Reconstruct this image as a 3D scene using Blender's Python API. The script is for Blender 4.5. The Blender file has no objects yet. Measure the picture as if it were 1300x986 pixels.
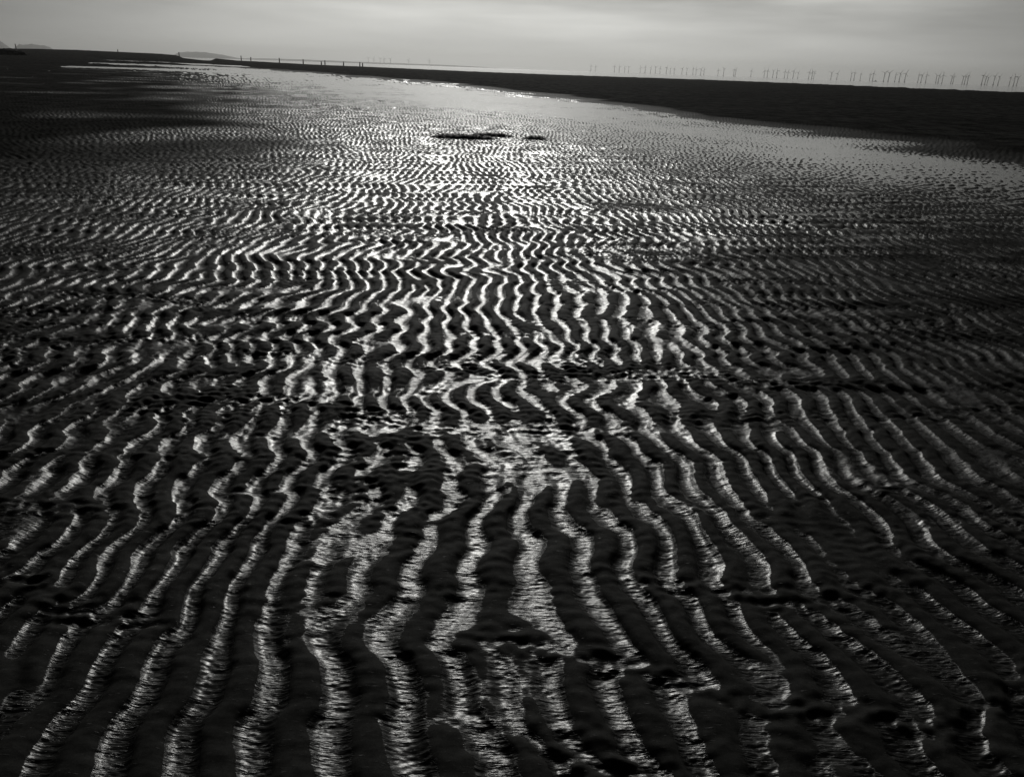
import bpy, bmesh, math, random
import numpy as np
R = math.radians

# ------------------------------------------------------------------ camera
CAM_H = 1.5
F = 1020.0                      # focal length in pixels of the 1300 px wide photograph
PITCH = math.atan(405.5 / F)    # looking down
ROLL = math.atan(0.035)
scene = bpy.context.scene
cam_d = bpy.data.cameras.new('camera')
cam_d.sensor_fit = 'HORIZONTAL'
cam_d.sensor_width = 36.0
cam_d.lens = 36.0 * F / 1300.0
cam_d.clip_start = 0.05
cam_d.clip_end = 60000
cam = bpy.data.objects.new('camera', cam_d)
scene.collection.objects.link(cam)
fwd = np.array([0, math.cos(PITCH), -math.sin(PITCH)])
rt0 = np.array([1.0, 0, 0])
up0 = np.cross(rt0, fwd)
right = rt0 * math.cos(ROLL) + up0 * math.sin(ROLL)
up = -rt0 * math.sin(ROLL) + up0 * math.cos(ROLL)
from mathutils import Matrix
cam.matrix_world = Matrix(((right[0], up[0], -fwd[0], 0), (right[1], up[1], -fwd[1], 0),
                           (right[2], up[2], -fwd[2], CAM_H), (0, 0, 0, 1)))
scene.camera = cam

def ray(px, py):
    d = fwd * F + right * (px - 650) - up * (py - 493)
    return d / np.linalg.norm(d)
def az_dep(px, py):
    d = ray(px, py)
    return math.atan2(d[0], d[1]), math.atan2(-d[2], math.hypot(d[0], d[1]))

# ------------------------------------------------------------------ sky, sun, exposure
SUN_EL, SUN_AZ = 18.5, -2.5      # degrees, azimuth clockwise from +Y
scene.view_settings.view_transform = 'Standard'
scene.view_settings.look = 'None'
scene.view_settings.exposure = 0.6
scene.view_settings.gamma = 1
scene.view_settings.use_curve_mapping = False

w = bpy.data.worlds.new('World'); scene.world = w; w.use_nodes = True
nt = w.node_tree; N = nt.nodes; L = nt.links; N.clear()
def node(tp, **kw):
    n = N.new(tp)
    for k, v in kw.items(): setattr(n, k, v)
    return n
def math_n(op, a, b=None, c=None, clamp=False):
    n = N.new('ShaderNodeMath'); n.operation = op; n.use_clamp = clamp
    for i, v in enumerate((a, b, c)):
        if v is None: continue
        if isinstance(v, (int, float)): n.inputs[i].default_value = v
        else: L.new(v, n.inputs[i])
    return n.outputs[0]
sky = node('ShaderNodeTexSky', sky_type='NISHITA', sun_disc=False, sun_elevation=R(SUN_EL), sun_rotation=R(SUN_AZ),
           altitude=0, air_density=1.0, dust_density=2.0, ozone_density=1.0)
bw = node('ShaderNodeRGBToBW'); L.new(sky.outputs[0], bw.inputs[0])
tc = node('ShaderNodeTexCoord')
nrm = node('ShaderNodeVectorMath', operation='NORMALIZE'); L.new(tc.outputs['Generated'], nrm.inputs[0])
dot = node('ShaderNodeVectorMath', operation='DOT_PRODUCT'); L.new(nrm.outputs[0], dot.inputs[0])
gel = R(8); GAZ = 3.0
dot.inputs[1].default_value = (math.sin(R(GAZ)) * math.cos(gel), math.cos(R(GAZ)) * math.cos(gel), math.sin(gel))
ang = math_n('ARCCOSINE', dot.outputs['Value'])            # angle from the bright gap in the cloud
# thick cloud away from the bright gap, strongest out of view to darken the sand
mr = node('ShaderNodeMapRange', interpolation_type='SMOOTHSTEP'); L.new(ang, mr.inputs[0])
mr.inputs[1].default_value = R(12); mr.inputs[2].default_value = R(54); mr.inputs[3].default_value = 1.0; mr.inputs[4].default_value = 0.05
# soft streaky cloud layers, stretched along the horizon
mp = node('ShaderNodeMapping'); mp.inputs['Scale'].default_value = (2.2, 2.2, 22); L.new(nrm.outputs[0], mp.inputs[0])
ns = node('ShaderNodeTexNoise'); ns.inputs['Scale'].default_value = 1.3; ns.inputs['Detail'].default_value = 6; ns.inputs['Roughness'].default_value = .52
L.new(mp.outputs[0], ns.inputs['Vector'])
sx = node('ShaderNodeSeparateXYZ'); L.new(nrm.outputs[0], sx.inputs[0])
hi = node('ShaderNodeMapRange'); L.new(sx.outputs[2], hi.inputs[0]); hi.inputs[1].default_value = 0.0; hi.inputs[2].default_value = 0.08
hi.inputs[3].default_value = 0.05; hi.inputs[4].default_value = 1.0
cl = math_n('SUBTRACT', ns.outputs[0], 0.5); cl = math_n('MULTIPLY', cl, 2.1); cl = math_n('MULTIPLY', cl, hi.outputs[0]); cl = math_n('ADD', cl, 1.0)
veil = math_n('DIVIDE', bw.outputs[0], math_n('ADD', math_n('MULTIPLY', bw.outputs[0], 0.16), 1.0))   # cloud veil evens out the glow round the sun
tot = math_n('MULTIPLY', veil, mr.outputs[0]); tot = math_n('MULTIPLY', tot, cl)
# upper sky, out of view, dimmed by height and bearing to darken the flanks
hz_ = math_n('SQRT', math_n('SUBTRACT', 1.0001, math_n('MULTIPLY', sx.outputs[2], sx.outputs[2])))
ca = math_n('ADD', math_n('MULTIPLY', sx.outputs[0], math.sin(R(SUN_AZ))), math_n('MULTIPLY', sx.outputs[1], math.cos(R(SUN_AZ))))
ca = math_n('DIVIDE', ca, hz_)
zf = math_n('ADD', math_n('MULTIPLY', math_n('SUBTRACT', 1.0, ca), 16.0), 1.0)
high_dim = node('ShaderNodeMapRange', interpolation_type='SMOOTHSTEP'); L.new(math_n('MULTIPLY', sx.outputs[2], zf), high_dim.inputs[0])
high_dim.inputs[1].default_value = 0.09; high_dim.inputs[2].default_value = 0.62; high_dim.inputs[3].default_value = 1.0; high_dim.inputs[4].default_value = 0.07
tot = math_n('MULTIPLY', tot, high_dim.outputs[0])
tint = node('ShaderNodeVectorMath', operation='SCALE'); tint.inputs[0].default_value = (1.0, 1.0, 0.955); L.new(tot, tint.inputs['Scale'])
bg = node('ShaderNodeBackground'); L.new(tint.outputs[0], bg.inputs[0]); bg.inputs[1].default_value = 0.078
out = node('ShaderNodeOutputWorld'); L.new(bg.outputs[0], out.inputs[0])

sun_d = bpy.data.lights.new('sun', 'SUN'); sun_d.energy = 0.72; sun_d.angle = R(15); sun_d.color = (1, .99, .95)
sun = bpy.data.objects.new('sun', sun_d); scene.collection.objects.link(sun)
from mathutils import Vector
sd = Vector((math.sin(R(SUN_AZ)) * math.cos(R(SUN_EL)), math.cos(R(SUN_AZ)) * math.cos(R(SUN_EL)), math.sin(R(SUN_EL))))
sun.rotation_euler = sd.to_track_quat('Z', 'Y').to_euler()

# ------------------------------------------------------------------ helpers
def new_mat(name):
    m = bpy.data.materials.new(name); m.use_nodes = True
    m.node_tree.nodes.clear()
    return m, m.node_tree
class G:
    """tiny node-graph helper"""
    def __init__(s, nt): s.nt = nt
    def n(s, tp, **kw):
        n = s.nt.nodes.new(tp)
        for k, v in kw.items(): setattr(n, k, v)
        return n
    def link(s, a, b): s.nt.links.new(a, b)
    def m(s, op, a, b=None, clamp=False):
        n = s.n('ShaderNodeMath', operation=op, use_clamp=clamp)
        for i, v in enumerate((a, b)):
            if v is None: continue
            if isinstance(v, (int, float)): n.inputs[i].default_value = v
            else: s.link(v, n.inputs[i])
        return n.outputs[0]
    def noise(s, vec, scale, detail=3, rough=.5, stretch=None):
        if stretch:
            mp = s.n('ShaderNodeMapping'); mp.inputs['Scale'].default_value = stretch; s.link(vec, mp.inputs[0]); vec = mp.outputs[0]
        n = s.n('ShaderNodeTexNoise'); n.inputs['Scale'].default_value = scale; n.inputs['Detail'].default_value = detail
        n.inputs['Roughness'].default_value = rough; s.link(vec, n.inputs['Vector']); return n.outputs[0]
    def remap(s, v, a, b, c, d, smooth=False):
        n = s.n('ShaderNodeMapRange'); n.interpolation_type = 'SMOOTHSTEP' if smooth else 'LINEAR'
        s.link(v, n.inputs[0])
        for i, x in enumerate((a, b, c, d)): n.inputs[i + 1].default_value = x
        return n.outputs[0]
def grey_mat(name, v, rough=.8, var=.25, scale=4.0, spec=.3):
    m, t = new_mat(name); g = G(t)
    co = g.n('ShaderNodeTexCoord').outputs['Object']
    nz = g.noise(co, scale, 4)
    k = g.remap(nz, .3, .7, v * (1 - var), v * (1 + var))
    cb = g.n('ShaderNodeCombineColor'); [g.link(k, cb.inputs[i]) for i in range(3)]
    p = g.n('ShaderNodeBsdfPrincipled'); g.link(cb.outputs[0], p.inputs['Base Color']); p.inputs['Roughness'].default_value = rough
    p.inputs['Specular IOR Level'].default_value = spec
    o = g.n('ShaderNodeOutputMaterial'); g.link(p.outputs[0], o.inputs[0])
    return m
def link_obj(name, me, mat=None, parent=None):
    o = bpy.data.objects.new(name, me)
    scene.collection.objects.link(o)
    if mat: me.materials.append(mat)
    if parent: o.parent = parent
    return o
def tag(o, label=None, cat=None, group=None, kind=None):
    if label: o['label'] = label
    if cat: o['category'] = cat
    if group: o['group'] = group
    if kind: o['kind'] = kind
    return o

# ------------------------------------------------------------------ ripple fields (numpy, periodic)
rng = np.random.default_rng(11)
def band(n, dx, lam, bw_, ang0=0.0, spread=None, iters=0, seed=0):
    r = np.random.default_rng(seed)
    f = r.standard_normal((n, n)).astype(np.float32)
    k = np.fft.fftfreq(n, dx).astype(np.float32)
    kr = k[:n // 2 + 1].copy(); kr[-1] = abs(kr[-1])
    KX, KY = np.meshgrid(kr, k)             # rows = y, cols = x
    K = np.sqrt(KX ** 2 + KY ** 2) + 1e-9
    H = np.exp(-((K * lam - 1) / bw_) ** 2)
    if spread is not None:
        a = np.arctan2(KY, KX) - ang0
        a = (a + np.pi / 2) % np.pi - np.pi / 2
        H = H * np.exp(-(a / spread) ** 2)
    for i in range(iters + 1):
        f = np.fft.irfft2(np.fft.rfft2(f) * H, s=(n, n)).astype(np.float32)
        f /= f.std()
        if i < iters: f = np.tanh(1.6 * f)
    return f / 1.4
def samp(f, dx, x, y):
    """periodic bicubic lookup"""
    n = f.shape[0]
    u = x / dx; v = y / dx
    iu = np.floor(u).astype(np.int64); iv = np.floor(v).astype(np.int64)
    tu = (u - iu).astype(np.float32); tv = (v - iv).astype(np.float32)
    def wts(t):
        return (-.5 * t + t * t - .5 * t ** 3, 1 - 2.5 * t * t + 1.5 * t ** 3, .5 * t + 2 * t * t - 1.5 * t ** 3, -.5 * t * t + .5 * t ** 3)
    wu, wv = wts(tu), wts(tv)
    out = np.zeros_like(tu)
    for j in range(4):
        row = np.zeros_like(tu); jj = (iv + j - 1) % n
        for i in range(4):
            row += wu[i] * f[jj, (iu + i - 1) % n]
        out += wv[j] * row
    return out
def sstep(a, b, x):
    t = np.clip((x - a) / (b - a), 0, 1); return t * t * (3 - 2 * t)

RIP = band(2048, .02, .152, .30, 0.0, .42, 2, seed=5)
WARP = band(1024, .06, 1.9, .5, seed=6)
WARP2 = band(1024, .03, .55, .4, math.pi / 2, .7, seed=7)
CROSS = band(1024, .05, 1.5, .35, math.pi / 2, .35, 4, seed=8)
CROSS2 = band(1024, .03, .62, .45, math.pi / 2 + .1, .6, 2, seed=18)
THR = band(1024, .04, .9, .7, seed=19)
LUMP = band(2048, .01, .07, .6, math.pi / 2, .75, seed=9)
LUMP2 = band(2048, .005, .048, .4, seed=29)
GRIT = band(1024, .005, .022, .5, math.pi / 2, .8, seed=10)
PATCH = band(512, .2, 6.0, .6, seed=12)
BANK = band(1024, .05, .6, .6, math.pi / 2, .9, seed=13)

VP_AZ = az_dep(570, 87)[0]           # the crests run towards this azimuth

def ripples(x, y):
    """height (m) and wetness (0..1) of the rippled sand"""
    c, s = math.cos(VP_AZ), math.sin(VP_AZ)
    u = x * c - y * s; v = x * s + y * c
    r = np.hypot(x, y)
    big = samp(WARP, .06, u, v)
    # cross lines where the crests break and shift sideways
    zer = np.array([-2, .4, 1.15, 1.86, 2.62, 3.35, 4.1, 5.05, 6.1, 7.3, 8.6, 10.0])
    vv = v + .30 * samp(WARP, .06, u * .8 + 9, v * .8) + .05 * samp(WARP2, .03, v + 3, u) + .07 * u
    g = np.interp(vv, zer, np.arange(len(zer)))
    s_near = np.sin(math.pi * g) * (1.0)
    s_far = samp(CROSS, .05, u, v)
    t = sstep(6.0, 9.0, r)
    sc = s_near * (1 - t) + s_far * t
    amp = np.clip(.55 + .8 * samp(PATCH, .2, u * 2.6, v * 4), 0, 1.15)
    line = np.exp(-(sc / .40) ** 2) * amp
    shift = .045 * np.tanh(4 * sc) * amp
    sc2 = samp(CROSS2, .03, u * .8 + 2, v)
    line2 = np.exp(-(sc2 / .3) ** 2) * np.clip(.25 + .8 * samp(PATCH, .2, u * 2.3 + 7, v * 3 + 3), 0, 1)
    far = sstep(3.0, 8.0, r)
    shift = shift + (.013 + .017 * far) * np.tanh(3 * sc2)
    line = np.clip(line + (.62 + .35 * far) * line2, 0, 1.15)
    # a churned patch in front of the viewer where crests break into scales
    zone = np.exp(-((v - 3.9) / 1.5) ** 2 - ((u + .6) / 2.6) ** 2) + .22 + .70 * far * np.clip(.3 + samp(PATCH, .2, u * 1.9 + 11, v * 2.4), 0, 1)
    zone = np.clip(zone, 0, 1)
    saddle = samp(CROSS2, .03 * .62, u, v + 5)
    shift = shift + .025 * zone * np.tanh(2.5 * samp(CROSS2, .03 * .62, u + 8, v))
    fan = 1 + .034 * 15 * np.tanh(v / 15)
    uu = u * fan + .060 * big + (.009 + .009 * far) * samp(WARP2, .03, u, v) + shift
    f = samp(RIP, .02, uu, v * .8)
    fl = samp(RIP, .02, uu + .022, v * .8)
    rf = np.tanh(1.0 * f + .40 * (f - fl)) * 1.1
    lump = samp(LUMP, .01, u * .8, v)
    lump2 = samp(LUMP2, .005, u, v)
    grit = samp(GRIT, .005, u, v) * np.clip(1.4 - r / 6, 0, 1)
    thr = samp(THR, .04, u, v * .7)
    H = rf * (1 - .62 * line) + line * ((.20 + .14 * far) * lump + (.12 + .10 * far) * lump2 + .02) + .08 * lump + zone * (.62 * saddle + .10 * lump2 - .04)
    wet = sstep(.24, -.10, H + .36 * thr + .03)
    h = .0104 * H * (1 + .20 * far) + grit * (.0001 + .0005 * wet)
    return h, wet

# ------------------------------------------------------------------ landform, laid out by bearing and distance
def curve(pts, level=0.0):
    """pixel polyline of the photo -> (azimuth, distance on the plane z=level)"""
    a, d = [], []
    for px, py in pts:
        az, dep = az_dep(px, py); a.append(az); d.append((CAM_H - level) / math.tan(max(dep, .0012)))
    return np.array(a), np.array(d)
near_c = curve([(-250, 84), (0, 85), (120, 90), (220, 92), (300, 95), (420, 111), (560, 133), (700, 146), (800, 160), (900, 172), (1000, 183), (1150, 204), (1300, 226), (1500, 260)])
far_c = curve([(-250, 82), (0, 84), (120, 86), (200, 87), (250, 84), (320, 87.5), (440, 98), (560, 108), (650, 119), (800, 139), (900, 157), (1000, 170), (1100, 183), (1200, 196), (1300, 212), (1500, 242)])
edge_pts = [(-250, 54, 700), (0, 62, 640), (50, 62.5, 640), (100, 64, 640), (200, 68.5, 620), (260, 73, 600), (300, 77, 560), (400, 82.3, 500), (500, 86.5, 455), (600, 91, 430), (700, 94.8, 400), (900, 101.5, 344), (1100, 109.3, 260), (1300, 117.3, 196), (1500, 125, 150)]
ea, ed, ez = [], [], []
for px, py, D in edge_pts:
    az, dep = az_dep(px, py); ea.append(az); ed.append(D); ez.append(CAM_H - math.tan(dep) * D)
ea, ed, ez = map(np.array, (ea, ed, ez))
WATER_Z = -.0105
# thin pools far out on the left: (px, centre y, half thickness)
pools = [([(30, 84), (60, 84.2), (100, 85), (150, 86.3), (200, 88.2), (260, 90.5), (330, 93), (400, 97)], 1.1),
         ([(60, 75.5), (100, 75.6), (150, 77.5), (200, 79.3), (300, 84), (330, 86)], .9),
         ([(60, 79.5), (100, 80), (200, 83), (260, 85.5), (320, 88)], 1.3),
         ([(190, 75.5), (215, 75.8), (250, 77), (290, 79.4)], 1.1)]
def landform(x, y):
    az = np.arctan2(x, y); r = np.hypot(x, y) + 1e-6
    front = np.cos(az) > 0.2
    R1 = np.interp(az, *near_c); R2 = np.interp(az, *far_c); R3 = np.interp(az, ea, ed); E3 = np.interp(az, ea, ez)
    R2 = np.maximum(R2, R1 * 1.02)
    n1 = samp(PATCH, .2, x, y); n2 = samp(PATCH, .2, x * .23 + 5, y * .23)
    e = -.0165 * sstep(.25 * R1, .95 * R1, r + n1 * .06 * R1) + .0035 * n1 * sstep(4, 12, r)
    chan = sstep(az_dep(150, 80)[0], az_dep(330, 80)[0], az)
    lo = -.0055 * sstep(.9 * R1, R1 * 1.05, r + .03 * R1 * n1)
    e = e * chan + .007 * (1 - chan) * sstep(8, 30, r) + lo * chan
    rr = r * (1 + .012 * n1 + .012 * n2)
    rr = r * (1 + .05 * n1 + .03 * n2)
    b = sstep(R2 * .99, R2 * 1.36, rr)
    e = e + .019 * sstep(R2 * .84, R2 * 1.14, rr)
    top = .16 + (E3 - .16) * sstep(R2 * 1.3, R3, r)
    bank = b * (top + .010) + b * (.012 * n1 * np.clip(r / 60, .3, 3))
    e = e + bank
    for pts, ht in pools:
        a = np.array([az_dep(*p) for p in pts])
        dep0 = np.interp(az, a[:, 0], a[:, 1], left=9, right=9)
        dep = np.arctan2(CAM_H, r)
        k = np.exp(-((dep - dep0) * F / ht) ** 2) * sstep(a[0, 0], a[0, 0] + .06, az) * sstep(a[-1, 0], a[-1, 0] - .02, az)
        e = e * (1 - sstep(.3, .6, k)) + sstep(.3, .6, k) * -.03
    beyond = sstep(R3, R3 * 1.06, r)
    e = e * (1 - beyond) + beyond * -1.2
    bankness = b
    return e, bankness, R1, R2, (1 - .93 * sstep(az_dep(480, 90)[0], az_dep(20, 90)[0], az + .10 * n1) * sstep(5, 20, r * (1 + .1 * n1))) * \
        (1 - .42 * sstep(az_dep(850, 90)[0], az_dep(1350, 90)[0], az + .1 * n1) * sstep(1.5, 5, r) * sstep(.75, .5, r / R1))  # side falloff of light, put into the sand's gloss on both flanks

# ------------------------------------------------------------------ sand sheet: a polar grid, one sheet out to the horizon
def ring_angles():
    fine = np.arange(-46, 46.001, .062)
    coarse = np.concatenate([np.arange(48, 312, 3.0)])
    a = np.concatenate([fine, coarse])
    return np.radians(a)
az = ring_angles()
dep1 = np.radians(np.concatenate([np.arange(75, 52, -1.0), np.arange(52, 4, -.045), np.arange(4, .30, -.032)]))
rad = CAM_H / np.tan(dep1)
rad = np.concatenate([rad, np.linspace(rad[-1] * 1.015, 760, 60), [850, 1000, 1300, 2000, 3500, 7000, 14500]])
nr, na = len(rad), len(az)
X = rad[:, None] * np.sin(az)[None]; Y = rad[:, None] * np.cos(az)[None]
xf, yf = X.ravel(), Y.ravel()
rf_ = np.hypot(xf, yf)
hr, wet = ripples(xf, yf)
e, bankness, R1, R2, side_falloff = landform(xf, yf)
bk = samp(BANK, .05, xf * .7, yf * .7)
amp_r = (1 - .75 * bankness)
Z = e + hr * amp_r + bankness * bk * .007 * np.clip(rf_ / 25, .6, 3) * sstep(700, 500, rf_)
wetm = wet * side_falloff * (1 - sstep(.0, .10, bankness))  # wet gloss fades on the flanks to mimic light falling off
def grid_mesh(name, V, nr, na, wrap=True, centre=None, attrs=None):
    me = bpy.data.meshes.new(name)
    nv = len(V)
    i = np.arange(nr - 1)[:, None]; j = np.arange(na if wrap else na - 1)[None]
    j2 = (j + 1) % na
    q = np.stack([i * na + j, i * na + j2, (i + 1) * na + j2, (i + 1) * na + j], -1).reshape(-1, 4)
    q = q[:, ::-1]
    tris = None
    if centre is not None:
        V = np.vstack([V, [centre]]); jj = np.arange(na)
        tris = np.stack([np.full(na, nv), (jj + 1) % na, jj], -1)
    loops = q.ravel(); starts = np.arange(len(q)) * 4; tot = np.full(len(q), 4)
    if tris is not None:
        starts = np.concatenate([starts, len(loops) + np.arange(na) * 3]); tot = np.concatenate([tot, np.full(na, 3)])
        loops = np.concatenate([loops, tris.ravel()])
    me.vertices.add(len(V)); me.vertices.foreach_set('co', V.astype(np.float32).ravel())
    me.loops.add(len(loops)); me.loops.foreach_set('vertex_index', loops.astype(np.int32))
    me.polygons.add(len(starts)); me.polygons.foreach_set('loop_start', starts.astype(np.int32)); me.polygons.foreach_set('loop_total', tot.astype(np.int32))
    me.polygons.foreach_set('use_smooth', np.ones(len(starts), bool))
    for nm, a in (attrs or {}).items():
        at = me.attributes.new(nm, 'FLOAT', 'POINT')
        aa = np.concatenate([a, [a[0]] * (len(V) - nv)]).astype(np.float32); at.data.foreach_set('value', aa)
    me.update(calc_edges=True); me.validate()
    return me
sand_me = grid_mesh('sand', np.stack([xf, yf, Z], -1), nr, na, True, (0, 0, 0), {'wet': wetm, 'bank': np.maximum(bankness, .6 * (1 - side_falloff))})  # bank attribute also carries the painted side falloff

# sand material: damp matte crests, glossy water-logged troughs
m, t = new_mat('wet_sand'); g = G(t)
geo = g.n('ShaderNodeTexCoord').outputs['Object']
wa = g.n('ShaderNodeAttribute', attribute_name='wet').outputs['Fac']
ba = g.n('ShaderNodeAttribute', attribute_name='bank').outputs['Fac']  # matte bank sand plus the side falloff
n_edge = g.noise(geo, 1.0, 4, .6, (36, 190, 30))
wv = g.m('ADD', wa, g.remap(n_edge, .25, .75, -.62, .62))
wv = g.remap(wv, .25, .80, 0, 1, True)
n_pat = g.noise(geo, 1.0, 3, .5, (1.2, 1.2, 1))
n_grain = g.noise(geo, 300, 3, .7)
n_mid = g.noise(geo, 60, 4, .6)
base = g.m('MULTIPLY', g.remap(n_mid, .3, .7, .023, .040), g.remap(n_grain, .3, .7, .6, 1.4))
base = g.m('MULTIPLY', base, g.remap(n_pat, .3, .7, .9, 1.12))
base = g.m('MULTIPLY', base, g.remap(wv, 0, 1, 1.0, .6))
mott = g.m('MULTIPLY', g.remap(g.noise(geo, 1.0, 6, .7, (1.8, 1.3, 3)), .40, .60, .25, 1.9), g.remap(g.noise(geo, 1.0, 4, .6, (.09, .22, .1)), .35, .65, .75, 1.25))
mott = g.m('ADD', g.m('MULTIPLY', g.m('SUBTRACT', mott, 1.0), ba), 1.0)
base = g.m('MULTIPLY', base, mott)
cb = g.n('ShaderNodeCombineColor'); g.link(base, cb.inputs[0]); g.link(base, cb.inputs[1]); g.link(g.m('MULTIPLY', base, .94), cb.inputs[2])
n_r = g.noise(geo, 1.0, 3, .6, (30, 60, 30))
r_wet = g.remap(n_r, .3, .7, .26, .38)
rough = g.n('ShaderNodeMix'); rough.data_type = 'FLOAT'; g.link(wv, rough.inputs[0]); rough.inputs[2].default_value = .80; g.link(r_wet, rough.inputs[3])
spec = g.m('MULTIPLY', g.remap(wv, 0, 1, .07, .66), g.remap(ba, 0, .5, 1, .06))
# fine transverse wrinkles in the troughs, grain everywhere
wr = g.noise(geo, 1.0, 3, .55, (20, 115, 50))
wr2 = g.noise(geo, 1.0, 2, .5, (14, 42, 20))
wr = g.m('MULTIPLY', wr, g.remap(g.noise(geo, 1.0, 3, .5, (7, 5, 6)), .32, .68, .25, 1.5))
hgt = g.m('ADD', g.m('MULTIPLY', g.m('MULTIPLY', wr, wv), .0050), g.m('MULTIPLY', wr2, .0009))
hgt = g.m('ADD', hgt, g.m('MULTIPLY', n_grain, g.remap(wv, 0, 1, .00022, .00003)))
hgt = g.m('ADD', hgt, g.m('MULTIPLY', g.m('MULTIPLY', g.noise(geo, 9, 5, .6), ba), .03))
bp = g.n('ShaderNodeBump'); bp.inputs['Distance'].default_value = 1.0; bp.inputs['Strength'].default_value = 1.0; g.link(hgt, bp.inputs['Height'])
p = g.n('ShaderNodeBsdfPrincipled')
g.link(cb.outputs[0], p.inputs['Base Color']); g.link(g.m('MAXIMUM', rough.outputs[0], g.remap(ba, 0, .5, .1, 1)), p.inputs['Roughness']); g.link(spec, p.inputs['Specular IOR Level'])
p.inputs['IOR'].default_value = 1.45
g.link(bp.outputs[0], p.inputs['Normal'])
o = g.n('ShaderNodeOutputMaterial'); g.link(p.outputs[0], o.inputs[0])
SAND = m
sand = link_obj('sand', sand_me, SAND); tag(sand, kind='structure')

# ------------------------------------------------------------------ water: shallow tidal channel and the sea
def water_mat(name, rough, s1, amp, spec=.7, basev=.03):
    m, t = new_mat(name); g = G(t)
    co = g.n('ShaderNodeTexCoord').outputs['Object']
    h1 = g.noise(co, 1.0, 4, .6, s1)
    bp = g.n('ShaderNodeBump'); bp.inputs['Distance'].default_value = amp; g.link(h1, bp.inputs['Height'])
    p = g.n('ShaderNodeBsdfPrincipled'); p.inputs['Base Color'].default_value = (basev, basev, basev * .95, 1)
    p.inputs['Roughness'].default_value = rough; p.inputs['IOR'].default_value = 1.33; p.inputs['Specular IOR Level'].default_value = spec
    g.link(bp.outputs[0], p.inputs['Normal'])
    o = g.n('ShaderNodeOutputMaterial'); g.link(p.outputs[0], o.inputs[0])
    return m
CH = water_mat('channel_water', .11, (5, 12, 5), .005)
SEA = water_mat('sea_water', .07, (.05, .05, .05), .1, .5)
wa_az = np.radians(np.arange(-46, 46.01, 1.0)); wa_t = np.linspace(0, 1, 30)
r1 = np.interp(wa_az, *near_c) * .33; r2 = np.minimum(np.interp(wa_az, *far_c) * 1.18, 420)
# on the left the sheet reaches under the far pools
ext = np.radians(-13); r2 = np.where(wa_az < ext, np.maximum(r2, 330), r2)
WR = r1[None] * (r2 / r1)[None] ** wa_t[:, None]
wx = WR * np.sin(wa_az)[None]; wy = WR * np.cos(wa_az)[None]
wme = grid_mesh('water', np.stack([wx.ravel(), wy.ravel(), np.full(wx.size, WATER_Z)], -1), len(wa_t), len(wa_az), False)
tag(link_obj('water', wme, CH), kind='structure')
sa = np.radians(np.arange(0, 360, 3.0)); sr = np.array([100, 300, 1000, 3000, 14800.])
sme = grid_mesh('sea', np.stack([(sr[:, None] * np.sin(sa)).ravel(), (sr[:, None] * np.cos(sa)).ravel(), np.full(len(sa) * len(sr), -.55)], -1), len(sr), len(sa), True)
sea = tag(link_obj('sea', sme, SEA), kind='structure')

# ------------------------------------------------------------------ far hills
def hill_range(name, px0, px1, D, prof, depth):
    """a low ridge across bearings px0..px1, heights (px above horizon) by fraction"""
    bm = bmesh.new(); n = 60; rows = 9
    random.seed(int(px0) + 3)
    grid = []
    ph = [random.uniform(0, 6) for _ in range(4)]
    for i in range(n + 1):
        f = i / n; px = px0 + (px1 - px0) * f
        a = az_dep(px, 90)[0]
        hh = np.interp(f, [q[0] for q in prof], [q[1] for q in prof]) / F * D * .74
        hh *= 1 + .05 * math.sin(9 * f + ph[0]) + .04 * math.sin(23 * f + ph[1]) + .03 * math.sin(51 * f + ph[2])
        row = []
        for k in range(rows):
            q = k / (rows - 1); dd = D + depth * (q - .5)
            z = -3 + (hh + 3) * math.sin(math.pi * q) ** .8
            row.append(bm.verts.new((dd * math.sin(a), dd * math.cos(a), z)))
        grid.append(row)
    for i in range(n):
        for k in range(rows - 1):
            bm.faces.new((grid[i][k], grid[i + 1][k], grid[i + 1][k + 1], grid[i][k + 1]))
    me = bpy.data.meshes.new(name); bm.to_mesh(me); bm.free()
    for pl in me.polygons: pl.use_smooth = True
    return tag(link_obj(name, me, HILL), kind='structure')
HILL = grey_mat('hill_ground', .07, .9, .3, .002)
hill_range('hills', -330, 24, 9000, [(0, 8), (.3, 16), (.6, 13), (.85, 14), (.95, 12), (1, 0)], 1500)
hill_range('hills', 18, 80, 9400, [(0, 0), (.2, 9), (.5, 10.5), (.8, 7), (1, 0)], 1200)
hill_range('hills', 216, 306, 10500, [(0, 0), (.15, 6.5), (.4, 8), (.7, 6.5), (1, 1)], 900)
hill_range('hills', 300, 640, 12500, [(0, 1.2), (.2, 2.6), (.5, 2.2), (.8, 1.8), (1, 0)], 600)

# ------------------------------------------------------------------ ground height lookup for placing things
def ground_z(x, y):
    xa, ya = np.array([float(x)]), np.array([float(y)])
    hh, _ = ripples(xa, ya); ee, bb, _, _, _ = landform(xa, ya)
    return float(ee[0] + hh[0] * (1 - .75 * bb[0]))
def at(px, D):
    a = az_dep(px, 90)[0]; return D * math.sin(a), D * math.cos(a)

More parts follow.
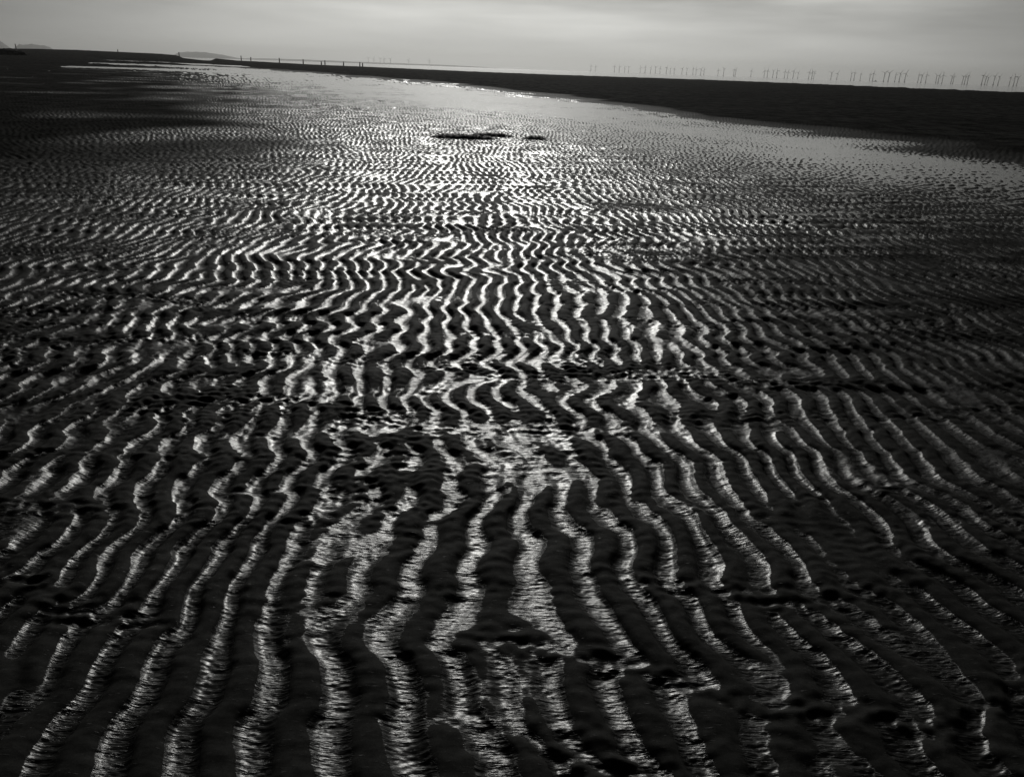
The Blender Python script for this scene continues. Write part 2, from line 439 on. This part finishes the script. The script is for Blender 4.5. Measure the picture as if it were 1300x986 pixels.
# ------------------------------------------------------------------ dark rocky mound far left
def rock_mesh(name, lx, ly, lz, seed, n=4):
    bm = bmesh.new(); bmesh.ops.create_icosphere(bm, subdivisions=n, radius=1)
    from mathutils import noise
    for v in bm.verts:
        d = v.co.copy(); k = 1 + .30 * noise.noise(d * 1.6 + Vector((seed, 0, 0))) + .14 * noise.noise(d * 4.5 + Vector((0, seed, 0))) + .06 * noise.noise(d * 11)
        q = d * k
        if q.z > .55: q.z = .55 + (q.z - .55) * .5
        v.co = Vector((q.x * lx, q.y * ly, q.z * lz))
    me = bpy.data.meshes.new(name); bm.to_mesh(me); bm.free()
    return me
ROCK = grey_mat('dark_rock', .035, .85, .5, 1.5, .2)
x, y = at(15, 255)
o = link_obj('rock_mound', rock_mesh('rock_mound', 3.5, 2.4, 2.0, 4.0), ROCK); o.location = (x, y, ground_z(x, y) - .1)
tag(o, 'black flat-topped rock mound lying on the far sand at the left edge', 'rock')

# ------------------------------------------------------------------ seaweed heaps in the middle distance
def weed_mesh(name, L_, W_, H_, seed, n, loc):
    random.seed(seed); bm = bmesh.new(); ox, oy, oz = loc
    # low core of matted weed
    seg = 40
    prev = None
    for i in range(seg + 1):
        f = i / seg; xx = (f - .5) * L_
        prof = (math.sin(math.pi * f) ** .5) * (.45 + .55 * abs(math.sin(7.3 * f + seed)) )
        ww, hh = W_ * .5 * prof + .01, H_ * .6 * prof + .003
        cy = .10 * W_ * math.sin(5 * f + seed)
        gz = ground_z(ox + xx, oy + cy) - oz
        ring = []
        for k in range(9):
            a = math.pi * k / 8
            ring.append(bm.verts.new((xx, cy + ww * math.cos(a) + random.uniform(-.01, .01), gz - .012 + (hh + .012) * math.sin(a) + random.uniform(-.006, .006))))
        if prev:
            for k in range(8): bm.faces.new((prev[k], ring[k], ring[k + 1], prev[k + 1]))
        prev = ring
    # ribbon fronds flung over it
    for i in range(n):
        f = random.betavariate(1.4, 1.6); xx = (f - .5) * L_ * 1.04; cy = random.gauss(0, W_ * .24)
        ang = random.gauss(0, .7) + (math.pi if random.random() < .5 else 0); ln = random.uniform(.10, .34); wd = random.uniform(.008, .022)
        z0 = H_ * random.uniform(.05, .9) * math.sin(math.pi * min(max(f, .02), .98)) ** .4
        pv = None; bend = random.uniform(-3, 3)
        for k in range(6):
            q = k / 5; aa = ang + bend * (q - .5) * .5
            px_, py_ = xx + ln * (q - .3) * math.cos(aa), cy + ln * (q - .3) * math.sin(aa) * .6
            zz = z0 * (1 - q ** 2) + .006 + .012 * math.sin(6 * q + i)
            gz = ground_z(ox + xx, oy + cy) - oz if k == 0 else gz
            nx, ny = -math.sin(aa) * wd * (1 - .6 * q), math.cos(aa) * wd * (1 - .6 * q)
            cur = (bm.verts.new((px_ + nx, py_ + ny, gz + zz)), bm.verts.new((px_ - nx, py_ - ny, gz + zz + .008 * math.sin(i + 3 * q))))
            if pv: bm.faces.new((pv[0], cur[0], cur[1], pv[1]))
            pv = cur
    me = bpy.data.meshes.new(name); bm.to_mesh(me); bm.free()
    for pl in me.polygons: pl.use_smooth = True
    return me
WEED = grey_mat('dark_seaweed', .022, .6, .5, 30, .15)
def at_px(px, py):
    a, d = az_dep(px, py); D = CAM_H / math.tan(d); return D * math.sin(a), D * math.cos(a)
for (px, py, L_, W_, H_, sd_, n_, lab) in [
        (590, 175.0, 1.3, .45, .090, 2, 520, 'long low strip of black seaweed stranded on the shining rippled sand'),
        (626, 172.3, .85, .26, .07, 6, 260, 'thin trail of black seaweed at the right end of the long strip'),
        (681, 176, .42, .22, .075, 3, 150, 'small separate clump of black seaweed right of the long strip')]:
    x, y = at_px(px, py); z = ground_z(x, y)
    o = link_obj('seaweed', weed_mesh('seaweed', L_, W_, H_, sd_, n_, (x, y, z)), WEED); o.location = (x, y, z)
    tag(o, lab, 'seaweed', 'seaweed stranded in the middle distance')

# ------------------------------------------------------------------ marker posts along the far bank
POST = grey_mat('tarred_timber', .03, .8, .4, 6, .2)
def post_mesh(h, lean):
    bm = bmesh.new(); rings = 9; seg = 10; pv = None
    for i in range(rings):
        q = i / (rings - 1); rr = (.30 - .08 * q) * (1 + .08 * math.sin(11 * q + h))
        ring = [bm.verts.new((rr * math.cos(2 * math.pi * k / seg) * (1 + .05 * math.sin(3 * k)) + lean * q * h, rr * math.sin(2 * math.pi * k / seg), -.4 + (h + .4) * q)) for k in range(seg)]
        if pv:
            for k in range(seg): bm.faces.new((pv[k], pv[(k + 1) % seg], ring[(k + 1) % seg], ring[k]))
        pv = ring
    bm.faces.new(pv)
    me = bpy.data.meshes.new('marker_post'); bm.to_mesh(me); bm.free(); return me
def band_mesh(h, lean):
    bm = bmesh.new(); pv = None
    for z, rr in ((h * .86, .22), (h * .86, .29), (h * .98, .28), (h * .98, .2)):
        ring = [bm.verts.new((rr * math.cos(2 * math.pi * k / 12) + lean * z, rr * math.sin(2 * math.pi * k / 12), z)) for k in range(12)]
        if pv:
            for k in range(12): bm.faces.new((pv[k], pv[(k + 1) % 12], ring[(k + 1) % 12], ring[k]))
        pv = ring
    me = bpy.data.meshes.new('iron_band'); bm.to_mesh(me); bm.free(); return me
IRON = grey_mat('rusted_iron', .04, .7, .4, 8)
posts = [(25.5, 57.5, 600, 2.6, 'short dark post far off above the rock mound at the left edge'),
         (153, 64.6, 600, 1.9, 'lone short dark post on the far shore between the left hills'),
         (229.5, 68.0, 540, 2.6, 'tallest dark post, standing in front of the low hazy hill'),
         (307.5, 72.4, 500, 2.1, 'dark post just right of the low hazy hill, left of a shorter post'),
         (319.5, 74.2, 500, 1.5, 'shorter dark post close to the right of a taller post'),
         (355.5, 75.2, 470, 1.9, 'upright dark post standing alone on the dark bank left of centre'),
         (385.5, 77.0, 450, 1.5, 'stout dark post with open bank on both sides, left of a close pair'),
         (408.5, 79.4, 440, 1.2, 'lower left post of the close pair on the bank edge'),
         (413, 78.4, 440, 1.5, 'taller right post of the close pair on the bank edge'),
         (436.5, 80.0, 430, 1.3, 'dark post standing alone between two close pairs of posts'),
         (457, 80.6, 420, 1.5, 'left post of the last pair before the open bank'),
         (460.5, 81.6, 420, 1.1, 'right and smaller post of the last pair before the open bank')]
for i, (px, ytop, D, h, lab) in enumerate(posts):
    x, y = at(px, D); z = ground_z(x, y)
    lean = random.uniform(-.04, .04)
    # the top stands where the photo shows it
    dep = az_dep(px, ytop - 1.3)[1]; ztop = CAM_H - math.tan(dep) * D
    h = min(max(ztop - z, 1.3), 4.0)
    root = bpy.data.objects.new('marker_post', None); scene.collection.objects.link(root); root.location = (x, y, z)
    tag(root, lab, 'post', 'marker posts along the far bank')
    link_obj('shaft', post_mesh(h, lean), POST, root)
    link_obj('iron_band', band_mesh(h, lean), IRON, root)
    print('post', px, round(z, 2), round(h, 2))

# ------------------------------------------------------------------ offshore wind turbines
TURB = grey_mat('turbine_paint', .75, .5, .1, .1)
def lathe(bm, prof, seg=12):
    pv = None
    for z, rr in prof:
        ring = [bm.verts.new((rr * math.cos(2 * math.pi * k / seg), rr * math.sin(2 * math.pi * k / seg), z)) for k in range(seg)]
        if pv:
            for k in range(seg): bm.faces.new((pv[k], pv[(k + 1) % seg], ring[(k + 1) % seg], ring[k]))
        pv = ring
    bm.faces.new(pv)
def to_me(name, bm):
    me = bpy.data.meshes.new(name); bm.to_mesh(me); bm.free(); return me
HUB = 62.0
bm = bmesh.new(); lathe(bm, [(-2, 4.2), (8, 4.2), (8.2, 3.2), (HUB - 1.6, 1.9)]); tower_me = to_me('tower', bm); tower_me.materials.append(TURB)
bm = bmesh.new(); bmesh.ops.create_cube(bm, size=1); bmesh.ops.scale(bm, vec=(3.8, 11, 3.8), verts=bm.verts)
bmesh.ops.bevel(bm, geom=bm.edges[:], offset=.7, segments=2, affect='EDGES'); bmesh.ops.translate(bm, vec=(0, 2.5, HUB), verts=bm.verts)
nac_me = to_me('nacelle', bm); nac_me.materials.append(TURB)
bm = bmesh.new(); bmesh.ops.create_uvsphere(bm, u_segments=12, v_segments=8, radius=2.0); bmesh.ops.scale(bm, vec=(1, 1.4, 1), verts=bm.verts)
hub_me = to_me('hub', bm); hub_me.materials.append(TURB)
bm = bmesh.new(); secs = [(1.2, .9, .9), (5, 1.9, .8), (12, 1.6, .5), (22, 1.0, .3), (31, .4, .12)]; pv = None
for z, c_, th in secs:
    ring = [bm.verts.new((c_ * math.cos(a) + .3 * c_, th * math.sin(a), z)) for a in [2 * math.pi * k / 10 for k in range(10)]]
    if pv:
        for k in range(10): bm.faces.new((pv[k], pv[(k + 1) % 10], ring[(k + 1) % 10], ring[k]))
    pv = ring
bm.faces.new(pv); blade_me = to_me('blade', bm); blade_me.materials.append(TURB)
def words(n):
    one = ['', 'first', 'second', 'third', 'fourth', 'fifth', 'sixth', 'seventh', 'eighth', 'ninth', 'tenth', 'eleventh', 'twelfth', 'thirteenth', 'fourteenth', 'fifteenth', 'sixteenth', 'seventeenth', 'eighteenth', 'nineteenth']
    if n < 20: return one[n]
    tens = {2: ('twentieth', 'twenty'), 3: ('thirtieth', 'thirty'), 4: ('fortieth', 'forty'), 5: ('fiftieth', 'fifty')}[n // 10]
    return tens[0] if n % 10 == 0 else tens[1] + '-' + one[n % 10]
SHIP_PX = 1113.5
right_t = [1124, 1130, 1138.5, 1144, 1151, 1168, 1172, 1178, 1191, 1194, 1199, 1210.5, 1213, 1225, 1228, 1231.5, 1250, 1254, 1257, 1265, 1271, 1285.5, 1291, 1295]
mid_t = [1110, 1106, 1094, 1086, 1082, 1064, 1056.5, 1034.5, 1032, 1028, 1014, 1008, 1001, 997, 987, 982, 975, 971, 954, 934, 932, 919, 912, 894, 890, 884, 880, 872, 866, 856, 851, 846, 838, 832, 826, 819, 813, 798, 793, 786, 780]
left_t = [468, 475, 483, 488, 496, 519, 545, 750, 756]
rr_ = random.Random(4)
def turbine(px, lab, D):
    x, y = at(px, D)
    root = bpy.data.objects.new('wind_turbine', None); scene.collection.objects.link(root)
    root.location = (x, y, -.5); root.rotation_euler = (0, 0, rr_.uniform(-.35, .35) + .25)
    tag(root, lab, 'wind turbine', 'offshore wind turbines along the horizon')
    for nm, me in (('tower', tower_me), ('nacelle', nac_me)):
        o = bpy.data.objects.new(nm, me); scene.collection.objects.link(o); o.parent = root
    hb = bpy.data.objects.new('hub', hub_me); scene.collection.objects.link(hb); hb.parent = root; hb.location = (0, -4.0, HUB)
    a0 = rr_.uniform(0, 2.09)
    for k in range(3):
        b = bpy.data.objects.new('blade', blade_me); scene.collection.objects.link(b); b.parent = hb; b.rotation_euler = (0, a0 + k * 2.0944, 0)
for i, px in enumerate(right_t):
    turbine(px, 'wind turbine on the sea horizon, %s to the right of the small ship' % words(i + 1), rr_.uniform(6600, 8200))
for i, px in enumerate(mid_t):
    turbine(px, 'faint wind turbine on the sea horizon, %s to the left of the small ship' % words(i + 1), rr_.uniform(7400, 9000) + (1113 - px) * 5)
for i, px in enumerate(left_t):
    turbine(px, 'very faint wind turbine on the far horizon, %s from the left' % words(i + 1), rr_.uniform(10500, 11500))

# ------------------------------------------------------------------ small ship among the turbines
SHIP = grey_mat('ship_paint', .06, .6, .2, .3)
root = bpy.data.objects.new('service_ship', None); scene.collection.objects.link(root)
x, y = at(SHIP_PX, 5200); root.location = (x, y, -.5); root.rotation_euler = (0, 0, -.2)
tag(root, 'tiny dark ship with raised cabin on the horizon between the turbines', 'ship')
bm = bmesh.new()
sec = []
for f in (0, .15, .5, .8, 1):
    xx = (f - .5) * 20; wd = 2.8 * (1 - max(0, f - .6) ** 1.5 * 3.5); dk = 2.6 + 1.4 * max(0, f - .5)
    sec.append([bm.verts.new(c) for c in ((xx, -wd, dk), (xx, -wd * .7, -.4), (xx, wd * .7, -.4), (xx, wd, dk))])
for a_, b_ in zip(sec, sec[1:]):
    for k in range(4): bm.faces.new((a_[k], b_[k], b_[(k + 1) % 4], a_[(k + 1) % 4]))
bm.faces.new(sec[0][::-1]); bm.faces.new(sec[-1])
link_obj('hull', to_me('hull', bm), SHIP, root)
bm = bmesh.new(); bmesh.ops.create_cube(bm, size=1); bmesh.ops.scale(bm, vec=(7, 4, 4), verts=bm.verts)
bmesh.ops.bevel(bm, geom=bm.edges[:], offset=.4, segments=2, affect='EDGES'); bmesh.ops.translate(bm, vec=(2, 0, 4.9), verts=bm.verts)
link_obj('cabin', to_me('cabin', bm), SHIP, root)
bm = bmesh.new(); lathe(bm, [(0, .3), (6, .12)], 8); bmesh.ops.translate(bm, vec=(1, 0, 6.8), verts=bm.verts)
link_obj('mast', to_me('mast', bm), SHIP, root)

# ------------------------------------------------------------------ haze
bm = bmesh.new(); bmesh.ops.create_cube(bm, size=1)
bmesh.ops.scale(bm, vec=(31000, 31000, 202.2), verts=bm.verts); bmesh.ops.translate(bm, vec=(0, 0, 101.1 - 2.2), verts=bm.verts)
hz, t = new_mat('haze_air'); g = G(t)
pv_ = g.n('ShaderNodeVolumePrincipled'); pv_.inputs['Color'].default_value = (.97, .97, .95, 1); pv_.inputs['Density'].default_value = 8e-5
pv_.inputs['Anisotropy'].default_value = .5
o = g.n('ShaderNodeOutputMaterial'); g.link(pv_.outputs[0], o.inputs['Volume'])
tag(link_obj('haze', to_me('haze', bm), hz), kind='stuff')
